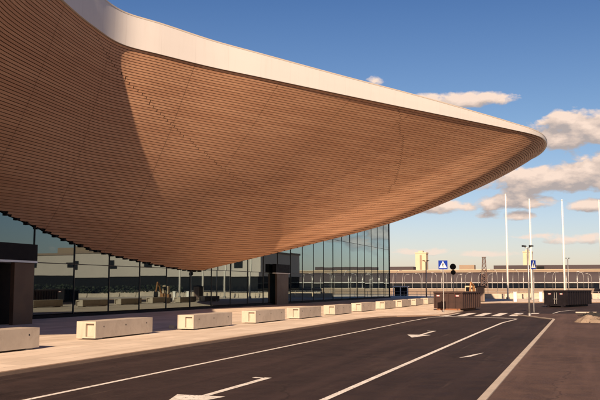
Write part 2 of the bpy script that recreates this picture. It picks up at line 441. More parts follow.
me.materials.append(M['wood']); o = bpy.data.objects.new('slatted_soffit', me); COL.objects.link(o); o.parent = terminal
# lining behind the slats
Sb = SS[::2]; Gb = np.linspace(0, 1, 40); m = MB()
grid = np.stack([surf(Sb, np.full(len(Sb), q)) - normal(Sb, np.full(len(Sb), min(max(q, .01), .99))) * .07 for q in Gb], 1)
m.add(grid.reshape(-1, 3).tolist(), [(i * 40 + j, i * 40 + j + 1, (i + 1) * 40 + j + 1, (i + 1) * 40 + j) for i in range(len(Sb) - 1) for j in range(39)])
part(m, 'soffit_lining', M['backing'], smooth=True)

# white edge band (fascia)
fh_ = pchip([-70, 30, 48, 54.5, 65, 72, 80, 88, 92, 97, 115, 160], [2.1, 2.1, 2.1, 1.85, 1.48, 1.28, .92, .50, .28, .14, .15, .9])
Sf = SS; e = .02
T = np.stack([fx(Sf + e) - fx(Sf - e), fy(Sf + e) - fy(Sf - e)], -1); T /= np.linalg.norm(T, axis=-1, keepdims=True)
NO = np.stack([T[:, 1], -T[:, 0]], -1)          # outward
Yc = np.clip(fy(Sf), -69, 159); FH = fh_(Yc)
X, Y = fx(Sf), fy(Sf)
def off(d): return X + NO[:, 0] * d, Y + NO[:, 1] * d
prof = [(-.25, np.full(len(Sf), ZF - .02)), (.16, np.full(len(Sf), ZF - .06)), (.20, ZF + FH * .5), (.22, ZF + FH - .05), (.19, ZF + FH), (-.9, ZF + FH + .02), (-.9, ZF + FH - .25)]
V = []; UV = []; FC = []
ncol = len(prof)
for d, zz in prof:
    x, y = off(d); V.append(np.stack([x, y, zz], -1))
V = np.stack(V, 1)
FCS = []; 
for i in range(len(Sf) - 1):
    for j in range(ncol - 1):
        FCS.append((i * ncol + j, i * ncol + j + 1, (i + 1) * ncol + j + 1, (i + 1) * ncol + j))
        UV += [(Sf[i], j), (Sf[i], j + 1), (Sf[i + 1], j + 1), (Sf[i + 1], j)]
me = bpy.data.meshes.new('edge_band'); me.from_pydata([(a - TP.x, b - TP.y, c) for a, b, c in V.reshape(-1, 3).tolist()], [], FCS)
sh = me.attributes.new('sharp_edge', 'BOOLEAN', 'EDGE'); ev = np.zeros(len(me.edges) * 2, np.int32); me.edges.foreach_get('vertices', ev); ev = ev.reshape(-1, 2)
sh.data.foreach_set('value', (ev[:, 0] % ncol) == (ev[:, 1] % ncol))
uvl = me.uv_layers.new(name='UVMap'); uvl.data.foreach_set('uv', np.array(UV, np.float32).ravel())
me.polygons.foreach_set('use_smooth', [j == 1 or j == 2 for i in range(len(Sf) - 1) for j in range(ncol - 1)]); me.materials.append(M['fascia']); band = bpy.data.objects.new('edge_band', me); COL.objects.link(band); band.parent = terminal
# metal drip cap along the top of the band
m = MB(); xa, ya = off(.235); xb_, yb_ = off(.05)
n = len(Sf)
rim = [(xa, ya, ZF + FH - .05), (xa, ya, ZF + FH + .045), (xb_, yb_, ZF + FH + .05)]
vs = np.stack([np.stack(r, -1) for r in rim], 1).reshape(-1, 3).tolist()
m.add(vs, [(i * 3 + j, i * 3 + j + 1, i * 3 + j + 4, i * 3 + j + 3) for i in range(n - 1) for j in range(2)])
part(m, 'edge_cap', paint('drip_cap_metal', (.60, .50, .38), .1, .45, .2), parent=band) if False else part(m, 'edge_cap', paint('drip_cap_metal', (.60, .52, .42), .1, .45, .2))
# roof: from the inside of the band up to the main slab
m = MB(); xr, yr = off(-.9)
top = np.stack([xr, yr, ZF + FH - .05], -1); bk = np.stack([np.full(n, -44.0), by_(Sf), np.full(n, 20.4)], -1); bk2 = np.stack([np.full(n, -90.0), by_(Sf), np.full(n, 20.9)], -1)
vs = np.stack([top, bk, bk2], 1).reshape(-1, 3).tolist()
m.add(vs, [(i * 3 + j, i * 3 + j + 1, i * 3 + j + 4, i * 3 + j + 3) for i in range(n - 1) for j in range(2)])
part(m, 'roof', M['roof'])

# body behind the glass: end and rear walls
m = MB(); m.box(-90, -34.9, -62, 151.2, 0, 3.4); m.box(-90, -46, -62, 151.2, 3.4, 20.2)
part(m, 'rear_wall', M['dark'])
m = MB(); m.add([(-34.9, 151.25, 0), (-90, 151.25, 0), (-90, 151.25, 20.6), (-34.9, 151.25, 18)], [(0, 1, 2, 3)])
part(m, 'end_wall', M['plinth'])

# glazed front: one bay after another
PIT = 4.55; Y0 = 45.6
def bay(y0, pane_mat=M['glass']):
    y1 = y0 + PIT; zt = float(max(zB_(np.clip(y0, -69, 151)), zB_(np.clip(y1, -69, 151)))) + 1.2
    b = MB(); t = [random.uniform(-.004, .004) for _ in range(4)]
    cuts = [.32, 3.72, 8.8, 13.9, 18]
    for a, c in zip(cuts, cuts[1:]):
        c = min(c, zt)
        if c <= a: continue
        q = [random.uniform(-.006, .006) for _ in range(2)]
        b.add([(XF + q[0], y0 + .035, a + .03), (XF - q[0], y1 - .035, a + .03), (XF - q[0] + q[1], y1 - .035, c - .03), (XF + q[0] + q[1], y0 + .035, c - .03)], [(0, 1, 2, 3)])
    w = part(b, 'window_bay', pane_mat, recalc=False)
    def sub(mb, nm):
        mb.v = [(v[0] - TP.x, v[1] - TP.y, v[2]) for v in mb.v]; return mb.build(nm, M['mullion'], w)
    sub(MB().box(XF - .22, XF + .055, y0 - .03, y0 + .03, .30, zt), 'mullion')
    for z in cuts[1:4]:
        if z < zt: sub(MB().box(XF - .12, XF + .04, y0 + .032, y1 - .032, z - .028, z + .028), 'transom')
    return w
for k in range(-7, 23): bay(Y0 + PIT * k)
m = MB().box(XF - .25, XF + .12, 150.22, 150.34, .30, 17.2); part(m, 'corner_post', M['mullion'])
m = MB().box(XF - .4, XF + .16, -62, 150.4, 0, .298); part(m, 'plinth', M['dark'])
# black stepped closer where the soffit dies into the glass
m = MB()
for y in np.arange(14, 72.6, 1.02):
    za, zb = float(zB_(y)), float(zB_(y + 1.02)); sl = .93
    zz = za + .10
    m.box(XF - .1, XF + .16, y, y + .26, zz - .22, zz + .06)
    m.add([(XF + .1, y + .26, za - .02), (XF + .1, y + 1.02, zb - .02), (XF + .1, y + 1.02, zb + .4), (XF + .1, y + .26, za + .4)], [(0, 1, 2, 3)])
part(m, 'soffit_closer', M['dark'])

# entrance portals standing forward of the glass
def portal(y0, y1, j0, j1, label_mat):
    p = MB().box(-33.3, -33.05, j0, j1, 0, 3.6) if y0 > 50 else MB().box(-29.78, -29.5, j0, j1, 0, 3.5); w = part(p, 'entrance_portal', M['bronze'], bevel=.02)
    def sub(mb, nm, mt):
        mb.v = [(v[0] - TP.x, v[1] - TP.y, v[2]) for v in mb.v]; return mb.build(nm, mt, w)
    sub(MB().box(-33.4, -32.95, y0, y1 + .06, 3.72, 4.7) if y0 > 50 else MB().box(-33.5, -29.42, y0, y1 + .06, 3.62, 4.55), 'portal_header', M['dark'])
    sub(MB().box(-33.38, -32.93, y0, y1 + .08, 3.603, 3.717) if y0 > 50 else MB().box(-33.5, -29.40, y0, y1 + .08, 3.503, 3.617), 'header_trim', M['white'])
    return w, sub
w, sub = portal(27.0, 40.2, 38.4, 40.1, None)
sub(MB().box(-30.8, -30.6, 27.2, 40.0, .02, 3.48), 'recess_shade_sheet', M['dark'])  # near-black sheet standing in for the shade inside the doorway
sub(MB().box(-30.57, -30.50, 34.6, 37.3, .05, 3.2), 'door_leaf', M['door'])
sub(MB().box(-30.57, -30.45, 37.42, 37.52, .05, 3.3), 'door_frame', M['bronze'])
sub(MB().box(-30.4, -29.6, 27.0, 27.6, 0, 3.5), 'side_jamb', M['bronze'])
w, sub = portal(88.9, 93.5, 89.5, 93.4, None)

# ------------------------------------------------------------------ ground
def strip_poly(pts): return [(p[0], p[1]) for p in pts]
sheet('ground', [(-3000, -600), (3000, -600), (3000, 5000), (-3000, 5000)], -.02, M['ground'])
kp = lambda px, py: tuple(on_z(px, py, 0))[:2]
nose = [(-13.95, 50), (-14.0, 54), (-13.7, 57), (-12.9, 59.4), (-11.6, 60.8), (-10.3, 62.3), (-9.9, 65), (-9.9, 72), kp(462, 307.4), kp(470, 305.2), kp(480, 304.0), kp(500, 303.3), kp(560, 302.9), kp(640, 302.7)]
road_poly = [(-14.2, -60), (-1.9, -60), (-1.9, 56)] + [(-1.7, 56.6), (-1.2, 57.6), (60, 58), (140, 58), (140, kp(560, 302.9)[1] + 1.5), kp(640, 302.7)] + [(p[0] - .3, p[1] + .3) for p in nose[::-1][1:]]
sheet('road', road_poly, 0.0, M['road'])
isl = [kp(513.3, 314.9), kp(522, 315.9), kp(535, 317.5), kp(552.9, 319.2)]
A1 = kp(553.2, 319.5)
lot_poly = [(-1.9, -60), (-1.9, A1[1] - .4), A1, (isl[2][0], isl[2][1]), isl[0], (isl[0][0] + 1.2, isl[0][1] + 2), (6, isl[0][1] + 6), (30, isl[0][1] + 6.5), (140, isl[0][1] + 7), (140, -60)]
m = MB(); 
sheet('parking_lot', lot_poly, .034, M['lot'])
m = ribbon([(-1.9, -60), (-1.9, 0), (-1.9, 20), (-1.9, 40), (-1.9, A1[1] - 1.2), (A1[0] - .02, A1[1] - .2), (isl[3][0] - .5, isl[3][1] + .5), isl[2], isl[1], isl[0]], .16, -.02, .06)
o = m.build('kerb', M['kerb']); tag(o, kind='structure')
plaza_poly = [(XF - .1, -60), (-13.9, -60)] + [(-13.7, 10), (-13.8, 25), (-13.9, 42)] + nose + [(140, kp(640, 302.7)[1]), (140, 178), (-60, 190), (-60, 152), (XF - .1, 152)]
sheet('plaza', plaza_poly, .085, M['pave'])
m = ribbon([(-13.82, -60), (-13.62, 10), (-13.72, 25), (-13.82, 42)] + [(p[0] + .08, p[1]) for p in nose], .16, -.02, .092)
o = m.build('kerb', M['edge']); tag(o, kind='structure')

# painted markings
def marking(name, mb, mat=M['line']): return tag(mb.build(name, mat), kind='structure')
marking('lane_line', ribbon([(-10.35, -30), (-10.3, 10), (-10.4, 30), (-10.4, 45), (-10.45, 52), (-10.3, 58), (-9.6, 60.6)], .13, .005))
marking('lane_line', ribbon([(-4.85, -30), (-4.85, 20), (-4.8, 40), (-4.7, 52), (-4.3, 57.4)], .15, .005))
def arrow(y0):
    m = MB(); cx = -7.3 if y0 < 20 else -7.05; z = .005
    m.add([(cx - .08, y0 + 1.7, z), (cx + .08, y0 + 1.7, z), (cx + .12, y0 + 5.2, z), (cx - .06, y0 + 5.2, z)], [(0, 1, 2, 3)])
    m.add([(cx - .62, y0 + 1.69, z), (cx, y0 - .4, z), (cx + .45, y0 + 1.69, z)], [(0, 1, 2)])
    m.add([(cx - .34, y0 + 5.05, z + .001), (cx - .061, y0 + 5.0, z + .001), (cx - .061, y0 + 5.12, z + .001), (cx - .3, y0 + 5.2, z + .001)], [(0, 1, 2, 3)])
    marking('direction_arrow', m)
arrow(13.9); arrow(36.2)
for i in range(6):
    x = -10.2 + i * 1.22
    marking('zebra_bar', MB().add([(x, 61.8 + .42 * i, .005), (x + .62, 61.8 + .42 * i, .005), (x + .62, 69.5 + .42 * i, .005), (x, 69.5 + .42 * i, .005)], [(0, 1, 2, 3)]))
sl = [kp(433, 316.1), kp(455, 316.9), kp(478, 317.5), kp(500, 318.1), kp(517, 318.7)]
marking('give_way_line', ribbon(sl, .36, .0065))
marking('lane_line', ribbon([kp(575, 310.5), kp(560, 312), kp(553, 314)], .14, .04))
# darker resurfaced patches and pale skid scuffs on the asphalt
for poly in ([kp(459, 358), kp(476, 354.2), kp(484, 353), kp(470, 357)],):
    marking('paint_scuff', MB().add([(p[0], p[1], .006) for p in poly], [(0, 1, 2, 3)]), road_paint('worn_paint_scuff'))

# ------------------------------------------------------------------ concrete blocks along the plaza edge
bench = empty('concrete_block', (0, 0, 0))
Lb, Wb, Hb = 4.75, .86, .72
m = MB()
m.box(-Wb, 0, .14, Lb, .06, Hb)
m.box(-Wb, -Wb * .52, 0, .14, .06, Hb)                         # solid half of the end
m.box(-Wb * .52, 0, 0, .14, Hb - .085, Hb); m.box(-.075, 0, 0, .14, .12, Hb - .085); m.box(-Wb * .52, 0, 0, .14, .06, .12)
o = m.build('block_body', M['conc'], bench)
for y in (.3, Lb - .6):
    MB().box(-Wb + .08, -.08, y, y + .35, 0, .059).build('foot', M['plinth'], bench)
for y in (.62, Lb * .5, Lb - .55):
    MB().tube([(-.03, y, .5), (.004, y, .5)], .036, 10).build('lifting_hole_shade_disc', M['hole'], bench)  # solid dark discs, painted shade in place of real hollows
near_y = [19.45, 28.9, 36.75, 44.2, 51.0, 58.6, 66.8, 74.9, 82.4, 89.8, 97.2, 104.6]
near_x = [-17.55, -18.3, -17.85, -17.6, -17.3, -17.15, -17.3, -17.2, -17.2, -17.2, -17.2, -17.2]
blabels = ['long pale concrete block cut by the left picture edge, before the bronze door jamb',
    'second concrete block from the left, its recessed end open to view, alone on the plaza',
    'third concrete block from the left, with a small pale timber offcut by its end',
    'fourth concrete block from the left, about below the swooping canopy\'s lowest point',
    'fifth concrete block from the left, in front of the narrow bronze portal',
    'sixth concrete block from the left, just past the narrow bronze portal',
    'seventh concrete block from the left, under the tall reflecting glass bays',
    'eighth concrete block from the left, before the far end of the glass front',
    'ninth concrete block from the left, just beyond the glass corner',
    'tenth concrete block from the left, before the white shelter',
    'eleventh concrete block from the left, the next to last before the rusty skip',
    'last and farthest concrete block, nearly hidden behind the rusty skip']
for i, (x, y) in enumerate(zip(near_x, near_y)):
    o = bench if i == 0 else copy_tree(bench)
    o.location = (x, y, .085); o.rotation_euler = (0, 0, R([-.6, .9, .4, -.5, .2, .6, -.4, .3, 0, .5, -.3, 0][i]))
    tag(o, blabels[i], 'concrete block', 'concrete blocks along the plaza edge')
o = MB().box(-.14, .14, -.1, .1, 0, .16).build('timber_offcut', M['timber'], bevel=.01)
p = kp(171.5, 330.2); o.location = (p[0], p[1], .085); o.rotation_euler = (0, 0, .5)
tag(o, 'small pale timber offcut lying on the paving beside the third block', 'timber')

# ------------------------------------------------------------------ skips
def skip(name, label, mat, rail, loc, rz, L, W, H, panels):
    t = empty(name, loc, rz); tag(t, label, 'skip')
    m = MB(); zb = .24
    # tub: walls with thickness, open top
    th = .07
    m.box(-W / 2, W / 2, 0, th, zb, H); m.box(-W / 2, W / 2, L - th, L, zb, H)
    m.box(-W / 2, -W / 2 + th, th, L - th, zb, H); m.box(W / 2 - th, W / 2, th, L - th, zb, H); m.box(-W / 2 + th, W / 2 - th, th, L - th, zb, zb + .06)
    m.build('tub', mat, t)
    m = MB(); e = .09
    m.box(-W / 2 - e, W / 2 + e, -e, -.002, H - .12, H + .03); m.box(-W / 2 - e, W / 2 + e, L + .002, L + e, H - .12, H + .03)
    m.box(-W / 2 - e, -W / 2 - .002, 0, L, H - .12, H + .03); m.box(W / 2 + .002, W / 2 + e, 0, L, H - .12, H + .03)
    m.build('top_rail', mat, t, bevel=.015)
    n = max(3, int(L / .62))
    for s in (-1, 1):
        for i in range(n + 1):
            y = .06 + (L - .12) * i / n
            a, b = sorted((s * (W / 2 + .003), s * (W / 2 + .085)))
            MB().box(a, b, y - .05, y + .05, zb, H - .122).build('stiffening_rib', mat, t)
    for x in (-W / 2 + .05, 0, W / 2 - .05) if panels == 2 else np.linspace(-W / 2 + .05, W / 2 - .05, 5):
        MB().box(x - .045, x + .045, -.08, -.003, zb, H - .122).build('stiffening_rib', mat, t)
    for s in (-1, 1):
        MB().box(s * W * .3 - .09, s * W * .3 + .09, -.3, L + .1, 0, zb - .002).build('skid_rail', rail, t)
    MB().box(-W * .42, W * .42, -.06, .4, .1, zb - .003).build('end_beam', rail, t)
    for x in ((-W * .27, W * .25) if panels == 2 else (-W * .36, W * .34)):
        MB().box(x - .17, x + .17, -.092, -.084, H - .40, H - .27).build('sticker', M['red'], t)
        MB().box(x - .11, x + .12, -.097, -.0925, H - .375, H - .30).build('sticker_label', M['white'], t)
    if panels == 2:
        for x in (-.12, .12):
            MB().tube([(x, -.11, zb + .1), (x, -.11, H - .2)], .028, 8).build('locking_bar', M['pole'], t)
        MB().box(-.2, .2, -.15, -.115, .8, .9).build('latch', M['pole'], t)
    return t
p = on_z(448.5, 311.3)
s1 = skip('skip', 'rusty brown open skip beside the crossing sign at the plaza corner', M['rust'], M['rustrail'], (p.x, p.y, .0), R(-9), 5.6, 2.5, 1.68, 5)
p = on_z(556.2, 307.2)
s2 = skip('skip', 'long black ribbed skip with double end doors on the parking lot', M['black'], M['black'], (p.x, p.y, .0), R(-21), 6.6, 2.45, 1.72, 2)

# ------------------------------------------------------------------ signs and poles
def crossing_sign(label, base, h, size, rz):
    t = empty('crossing_sign', base, rz); tag(t, label, 'road sign', 'blue pedestrian crossing signs')
    MB().tube([(0, .05, 0), (0, .05, h)], .045, 10).build('pole', M['pole'], t)
    a = size / 2
    MB().box(-a, a, -.012, .004, h - size, h).build('blue_plate', M['blue'], t)
    zc = h - a
    MB().prism([(-a * .86, zc - a * .72), (a * .86, zc - a * .72), (0, zc + a * .84)], 'y', -.018, -.0125).build('white_triangle', M['white'], t)
    m = MB()
    def bar(x0, z0, x1, z1, w, d):
        dx, dz = x1 - x0, z1 - z0; L = math.hypot(dx, dz); nx, nz = -dz / L * w / 2, dx / L * w / 2
        m.prism([(x0 + nx, zc + z0 + nz), (x1 + nx, zc + z1 + nz), (x1 - nx, zc + z1 - nz), (x0 - nx, zc + z0 - nz)], 'y', -.024 - d, -.0185 - d)
    q = a
    m.prism([(.02 * q + .12 * q * math.cos(t_), zc + .36 * q + .12 * q * math.sin(t_)) for t_ in np.linspace(0, 2 * math.pi, 11)[:-1]], 'y', -.024, -.0185)
    bar(0, .24 * q, -.02 * q, -.14 * q, .2 * q, .0); bar(-.02 * q, -.10 * q, .22 * q, -.62 * q, .11 * q, .0007); bar(-.02 * q, -.10 * q, -.26 * q, -.60 * q, .11 * q, .0014)
    bar(.0, .20 * q, .24 * q, -.06 * q, .08 * q, .0021); bar(.0, .20 * q, -.24 * q, -.02 * q, .08 * q, .0028)
    m.build('walking_figure', M['mullion'], t)
    return t
p = on_z(443.8, 313.6)
d1 = on_y(444, 260.4, p.y).z
crossing_sign('blue pedestrian crossing sign facing the road in front of the rusty skip', (p.x, p.y, .0), d1, .72, R(8))
p = on_z(534.6, 312.9); d1 = on_y(534, 260.6, p.y).z
crossing_sign('blue pedestrian crossing sign seen edge-on beside the double headed lamp', (p.x, p.y, .034), d1, .76, R(64))
# two round road signs seen from behind
p = on_z(453.6, 303.8)
t = empty('round_sign', (p.x, p.y, .085), R(6)); tag(t, 'dark backs of two round signs on one post behind the rusty skip', 'road sign')
zt = on_y(453.6, 264.4, p.y).z
MB().tube([(0, .06, 0), (0, .06, zt)], .05, 8).build('pole', M['pole'], t)
MB().tube([(0, -.01, zt - .38), (0, .02, zt - .38)], .39, 24).build('sign_disc', M['dark'], t)
MB().tube([(.03, -.01, zt - 1.08), (.03, .02, zt - 1.08)], .31, 24).build('sign_disc', M['dark'], t)
MB().box(-.3, .3, .021, .05, zt - .42, zt - .34).build('bracket', M['dark'], t)

def flagpole(px, top, base, label):
    p = on_z(px[1], base); z = on_y(px[0], top, p.y).z
    t = empty('flagpole', (p.x, p.y, .085)); tag(t, label, 'flagpole', 'white flagpoles beyond the junction')
    MB().tube([(0, 0, .35), (0, 0, z * .5), (0, 0, z)], [.145, .115, .07], 12).build('mast', M['white'], t, smooth=True)
    MB().tube([(0, 0, z), (0, 0, z + .06), (0, 0, z + .16), (0, 0, z + .2)], [.09, .14, .12, .03], 10).build('finial', M['white'], t, smooth=True)
    MB().tube([(0, 0, 0), (0, 0, .35)], .27, 12).build('foot', M['pole'], t)
    MB().tube([(.2, -.05, 1.3), (.16, -.05, z - .1)], .012, 5).build('halyard', M['white'], t)
flagpole((505.8, 508), 195.5, 300, 'tall white flagpole standing apart left of the double headed lamp')
flagpole((530.3, 532), 200.5, 300.4, 'tall white flagpole directly behind the double headed lamp')
flagpole((562, 565), 201.2, 300.4, 'tall white flagpole rising behind the black skip')
flagpole((598.8, 602.5), 201.5, 300.4, 'tall white flagpole at the right edge, past the black skip')

def lamp(px, top, base, label, double=True, r=.06, group=None, zb=.085):
    p = on_z(px, base); z = on_y(px, top, p.y).z
    t = empty('street_lamp', (p.x, p.y, zb)); tag(t, label, 'street lamp', group)
    MB().tube([(0, 0, 0), (0, 0, z * .5), (0, 0, z)], [r * 1.25, r, r * .8], 10).build('pole', M['pole'], t, smooth=True)
    MB().tube([(0, 0, 0), (0, 0, .18)], r * 2, 10).build('base_plate', M['pole'], t)
    w = .22
    for s in ((-1, 1) if double else (1,)):
        m = MB().tube([(0, 0, z - .04), (s * w * .5, 0, z + .03), (s * w, 0, z + .05)], .028, 8)
        m.build('arm', M['pole'], t)
        m = MB(); a, b = sorted((s * w * .4, s * (w + .2)))
        m.prism([(a, z + .06), (b, z + .09), (b, z + .16), (a, z + .2)], 'y', -.12, .12).build('lamp_head', M['dark'], t, bevel=.02)
    return t
lamp(529.6, 248.2, 316.2, 'slim double headed street lamp on the traffic island', zb=.034)
lamp(426.6, 262.4, 303.5, 'double headed lamp with a dark top between glass corner and blue sign', r=.08)
lamp(569, 259.4, 299.2, 'double headed lamp close beside the flagpole behind the black skip', r=.09)

# ------------------------------------------------------------------ far side: barriers, poles, shelter, machine
def barrier_mesh(L):
    return MB().prism([(-.3, 0), (.3, 0), (.3, .1), (.14, .32), (.09, .8), (-.09, .8), (-.14, .32), (-.3, .1)], 'x', 0, L)
bar0 = barrier_mesh(3.6).build('concrete_barrier', M['conc'], bevel=.015)
kb = 0
for (xa, xb, yy, tone) in ((-24, 30, 146.0, 0),):
    x = xa
    while x < xb:
        o = bar0 if kb == 0 else bar0.copy()
        if kb: COL.objects.link(o)
        o.location = (x, yy + random.uniform(-.15, .15) + .02 * (x - xa), .085); o.rotation_euler = (0, 0, R(random.uniform(-1.5, 1.5)))
        tag(o, 'low concrete barrier in the long row before the far terminal', 'barrier', 'concrete barriers in the far row'); kb += 1
        x += 3.75
# taller white bollard-like blocks
for i, (px, py) in enumerate(((515.3, 302.3), (541.0, 302.2))):
    p = on_z(px, py)
    t = empty('gate_pillar', (p.x, p.y, .085)); tag(t, ['white gate pillar between the first two flagpoles', 'white gate pillar between second flagpole and the black skip'][i], 'pillar', 'white gate pillars')
    MB().box(-.2, .2, -.2, .2, 0, 1.25).build('pillar_shaft', M['white'], t, bevel=.02); MB().box(-.25, .25, -.25, .25, 1.252, 1.34).build('cap', M['white'], t, bevel=.02)
# low walls / site hoarding
def wall(name, label, pts, h, th, mat, cat='wall', cap=None):
    t = empty(name, (pts[0][0], pts[0][1], 0)); tag(t, label, cat)
    q = [(a - pts[0][0], b - pts[0][1]) for a, b in pts]
    ribbon(q, th, 0, h).build('wall_face', mat, t)
    ribbon(q, th + .1, h + .002, h + .12).build('coping', cap or M['conc'], t)
    return t
wall('boundary_wall', 'long pale boundary wall at the foot of the far terminal', [(-130, 232), (-40, 228), (60, 226), (150, 226)], 1.45, .3, M['pale'])
wall('garden_wall', 'pale low wall behind the flagpoles, beyond the barriers', [(-14, 172), (0, 171), (40, 170)], .75, .3, M['cream'])
# white mesh fence with posts near the barriers
def fence(label, x0, x1, y, h, mat, step=3.0, rails=2):
    t = empty('site_fence', (x0, y, .085)); tag(t, label, 'fence')
    n = int((x1 - x0) / step); m = MB()
    for i in range(n + 1): MB().tube([(i * step, 0, 0), (i * step, 0, h)], .04, 6).build('post', mat, t)
    for r in range(rails):
        zz = h * (r + 1) / rails - .05
        MB().tube([(0, -.05, zz), (n * step, -.05, zz)], .03, 6).build('rail', mat, t)
    return t
fence('thin steel railing across the plaza behind the row of barriers', -40, 30, 158, 1.15, M['pole'], 2.5)
# background lamp posts with bent tops
lp = empty('bent_lamp_post', (0, 0, 0))
MB().tube([(0, 0, 0), (0, 0, 3.9), (.08, 0, 4.5), (.35, 0, 4.95), (.8, 0, 5.1)], [.065, .05, .042, .04, .038], 8).build('pole', M['pole'], lp, smooth=True)
MB().box(.75, 1.3, -.12, .12, 5.06, 5.16).build('lamp_head', M['pole'], lp, bevel=.02)
posts = [(396, 178), (404.5, 205), (421, 180), (437, 205), (447, 176), (457, 196), (465.5, 178), (478.5, 176), (488, 190), (497.5, 178), (519, 182), (545, 185), (553, 205), (578, 182), (584, 178), (592, 205)]
for i, (px, yy) in enumerate(posts):
    o = lp if i == 0 else copy_tree(lp)
    q = on_y(px, 290, yy); o.location = (q.x, q.y, 0); s = random.uniform(.95, 1.12); o.scale = (s, s, s); o.rotation_euler = (0, 0, random.choice((0, math.pi)) + random.uniform(-.2, .2))
    tag(o, 'slender pale lamp post with a bent top before the far terminal', 'lamp post', 'bent lamp posts before the far terminal')
# white shelter
p = on_y(401, 296, 176)
t = empty('glass_shelter', (p.x, p.y, 0)); tag(t, 'small white framed shelter by the glass corner, before the far terminal', 'shelter')
m = MB()
MB().box(-1.65, 1.65, -.7, .7, 2.0, 2.2).build('roof', M['white'], t, bevel=.03)
for x in (-1.5, 0, 1.5): MB().box(x - .07, x + .07, -.55, -.41, 0, 1.998).build('post', M['white'], t)
MB().box(-1.5, 1.5, .5, .54, .15, 1.95).build('back_pane', M['bandglass'], t)
MB().box(-1.3, 1.3, .1, .42, .42, .48).build('seat', M['timber'], t)
# small excavator behind the rusty skip
p = on_z(471, 304.4)
t = empty('excavator', (p.x, p.y, .085), R(-15)); tag(t, 'small excavator with cream cab and orange arm behind the rusty skip', 'excavator')
for s in (-1, 1):
    MB().prism([(-.95, .12), (-.8, 0), (.8, 0), (.95, .12), (.95, .38), (.8, .5), (-.8, .5), (-.95, .38)], 'x', s * .55 - .18, s * .55 + .18).build('track', M['dark'], t, bevel=.03)
MB().box(-.7, .7, -.8, .75, .55, 1.05).build('chassis', M['orange'], t, bevel=.06)
cb = MB().box(-.55, .42, -.55, .45, 1.06, 2.15).build('cab', M['cream'], t, bevel=.08)
MB().box(-.4, .28, -.565, -.553, 1.5, 2.0).build('windscreen', M['bandglass'], cb)
MB().tube([(.6, -.3, 1.0), (.75, -1.0, 2.2), (.8, -1.9, 2.55)], [.13, .13, .1], 8).build('boom', M['orange'], t)
MB().tube([(.8, -1.9, 2.55), (.85, -2.4, 1.3)], [.1, .08], 8).build('dipper', M['orange'], t)
MB().prism([(-2.75, .75), (-2.35, .55), (-2.1, .9), (-2.3, 1.35), (-2.5, 1.3)], 'x', .6, 1.1).build('bucket', M['dark'], t)
# stacked bollard light/cone lump beside it
p = on_z(480.6, 302.8)
t = empty('site_cabin', (p.x, p.y, .085), R(12)); tag(t, 'small pale upright site cabin right of the excavator', 'cabin')
MB().box(-.5, .5, -.5, .5, .1, 1.95).build('cabin_wall', M['pale'], t, bevel=.02)
MB().prism([(-.56, 1.953), (.56, 1.953), (.56, 2.02), (0, 2.2), (-.56, 2.02)], 'y', -.56, .56).build('roof', M['vault'], t)
MB().box(-.32, .32, -.53, -.503, .16, 1.8).build('door', M['steelred'], t)
MB().box(-.5, .5, -.5, .5, 0, .098).build('base', M['dark'], t)

# rubble pile and slabs at the right edge
def rubble(name, label, px, py, rx, ry, h, mat, cat):
    p = on_z(px, py); m = MB(); vs = []; n = 30; r = 9
    for i in range(r + 1):
        for k in range(n):
            a = 2 * math.pi * k / n; q = i / r
            x, y = math.cos(a) * q * rx, math.sin(a) * q * ry
            z = h * (1 - q ** 1.6) * (1 + .9 * mnoise.noise(Vector((x * 2.3, y * 2.3, h * 7)))) + .05 * mnoise.noise(Vector((x * 6, y * 6, 2)))
            jit = 1 + .25 * mnoise.noise(Vector((math.cos(a) * 1.7, math.sin(a) * 1.7, px)))
            vs.append((x * jit, y * jit, max(z, 0) if i < r else -.01))
    m.add(vs, [(i * n + k, i * n + (k + 1) % n, (i + 1) * n + (k + 1) % n, (i + 1) * n + k) for i in range(r) for k in range(n)])
    for i in range(90):
        a = random.uniform(0, 6.28); q = random.random() ** .6 * 1.25; c = Vector((math.cos(a) * q * rx, math.sin(a) * q * ry, max(0, h * (1 - min(q, 1) ** 1.6)) + .01)); sz = random.uniform(.025, .10)
        dirs = [Vector((random.gauss(0, 1), random.gauss(0, 1), random.gauss(0, .7))).normalized() * sz * random.uniform(.7, 1.2) for _ in range(4)]
        d0 = (Vector((1, 0, 0)), Vector((-1, 0, 0)), Vector((0, 1, 0)), Vector((0, -1, 0)), Vector((0, 0, 1)), Vector((0, 0, -1)))
        m.add([c + v * sz * random.uniform(.6, 1.1) for v in d0], [(0, 2, 4), (2, 1, 4), (1, 3, 4), (3, 0, 4), (2, 0, 5), (1, 2, 5), (3, 1, 5), (0, 3, 5)])
    o = m.build(name, mat); o.location = (p.x, p.y, .034); tag(o, label, cat); return o
rubble('rubble_pile', 'low heap of pale rubble on the lot in front of the black skip', 592.5, 323.0, .95, .9, .34, M['rubble'], 'rubble')
rubble('grit_heap', 'flat dark heap of grit just behind the pale rubble heap', 592, 316.5, .8, 1.0, .24, M['hole'], 'grit')
p = on_z(586, 313.6)
o = MB().prism([(-.9, -.35), (.75, -.45), (.9, .3), (-.7, .42)], 'z', 0, .1).build('concrete_slab', M['conc'], bevel=.01); o.location = (p.x, p.y, .034); o.rotation_euler = (0, 0, .25)
tag(o, 'thin pale concrete slab lying on the lot near the black skip', 'slab')

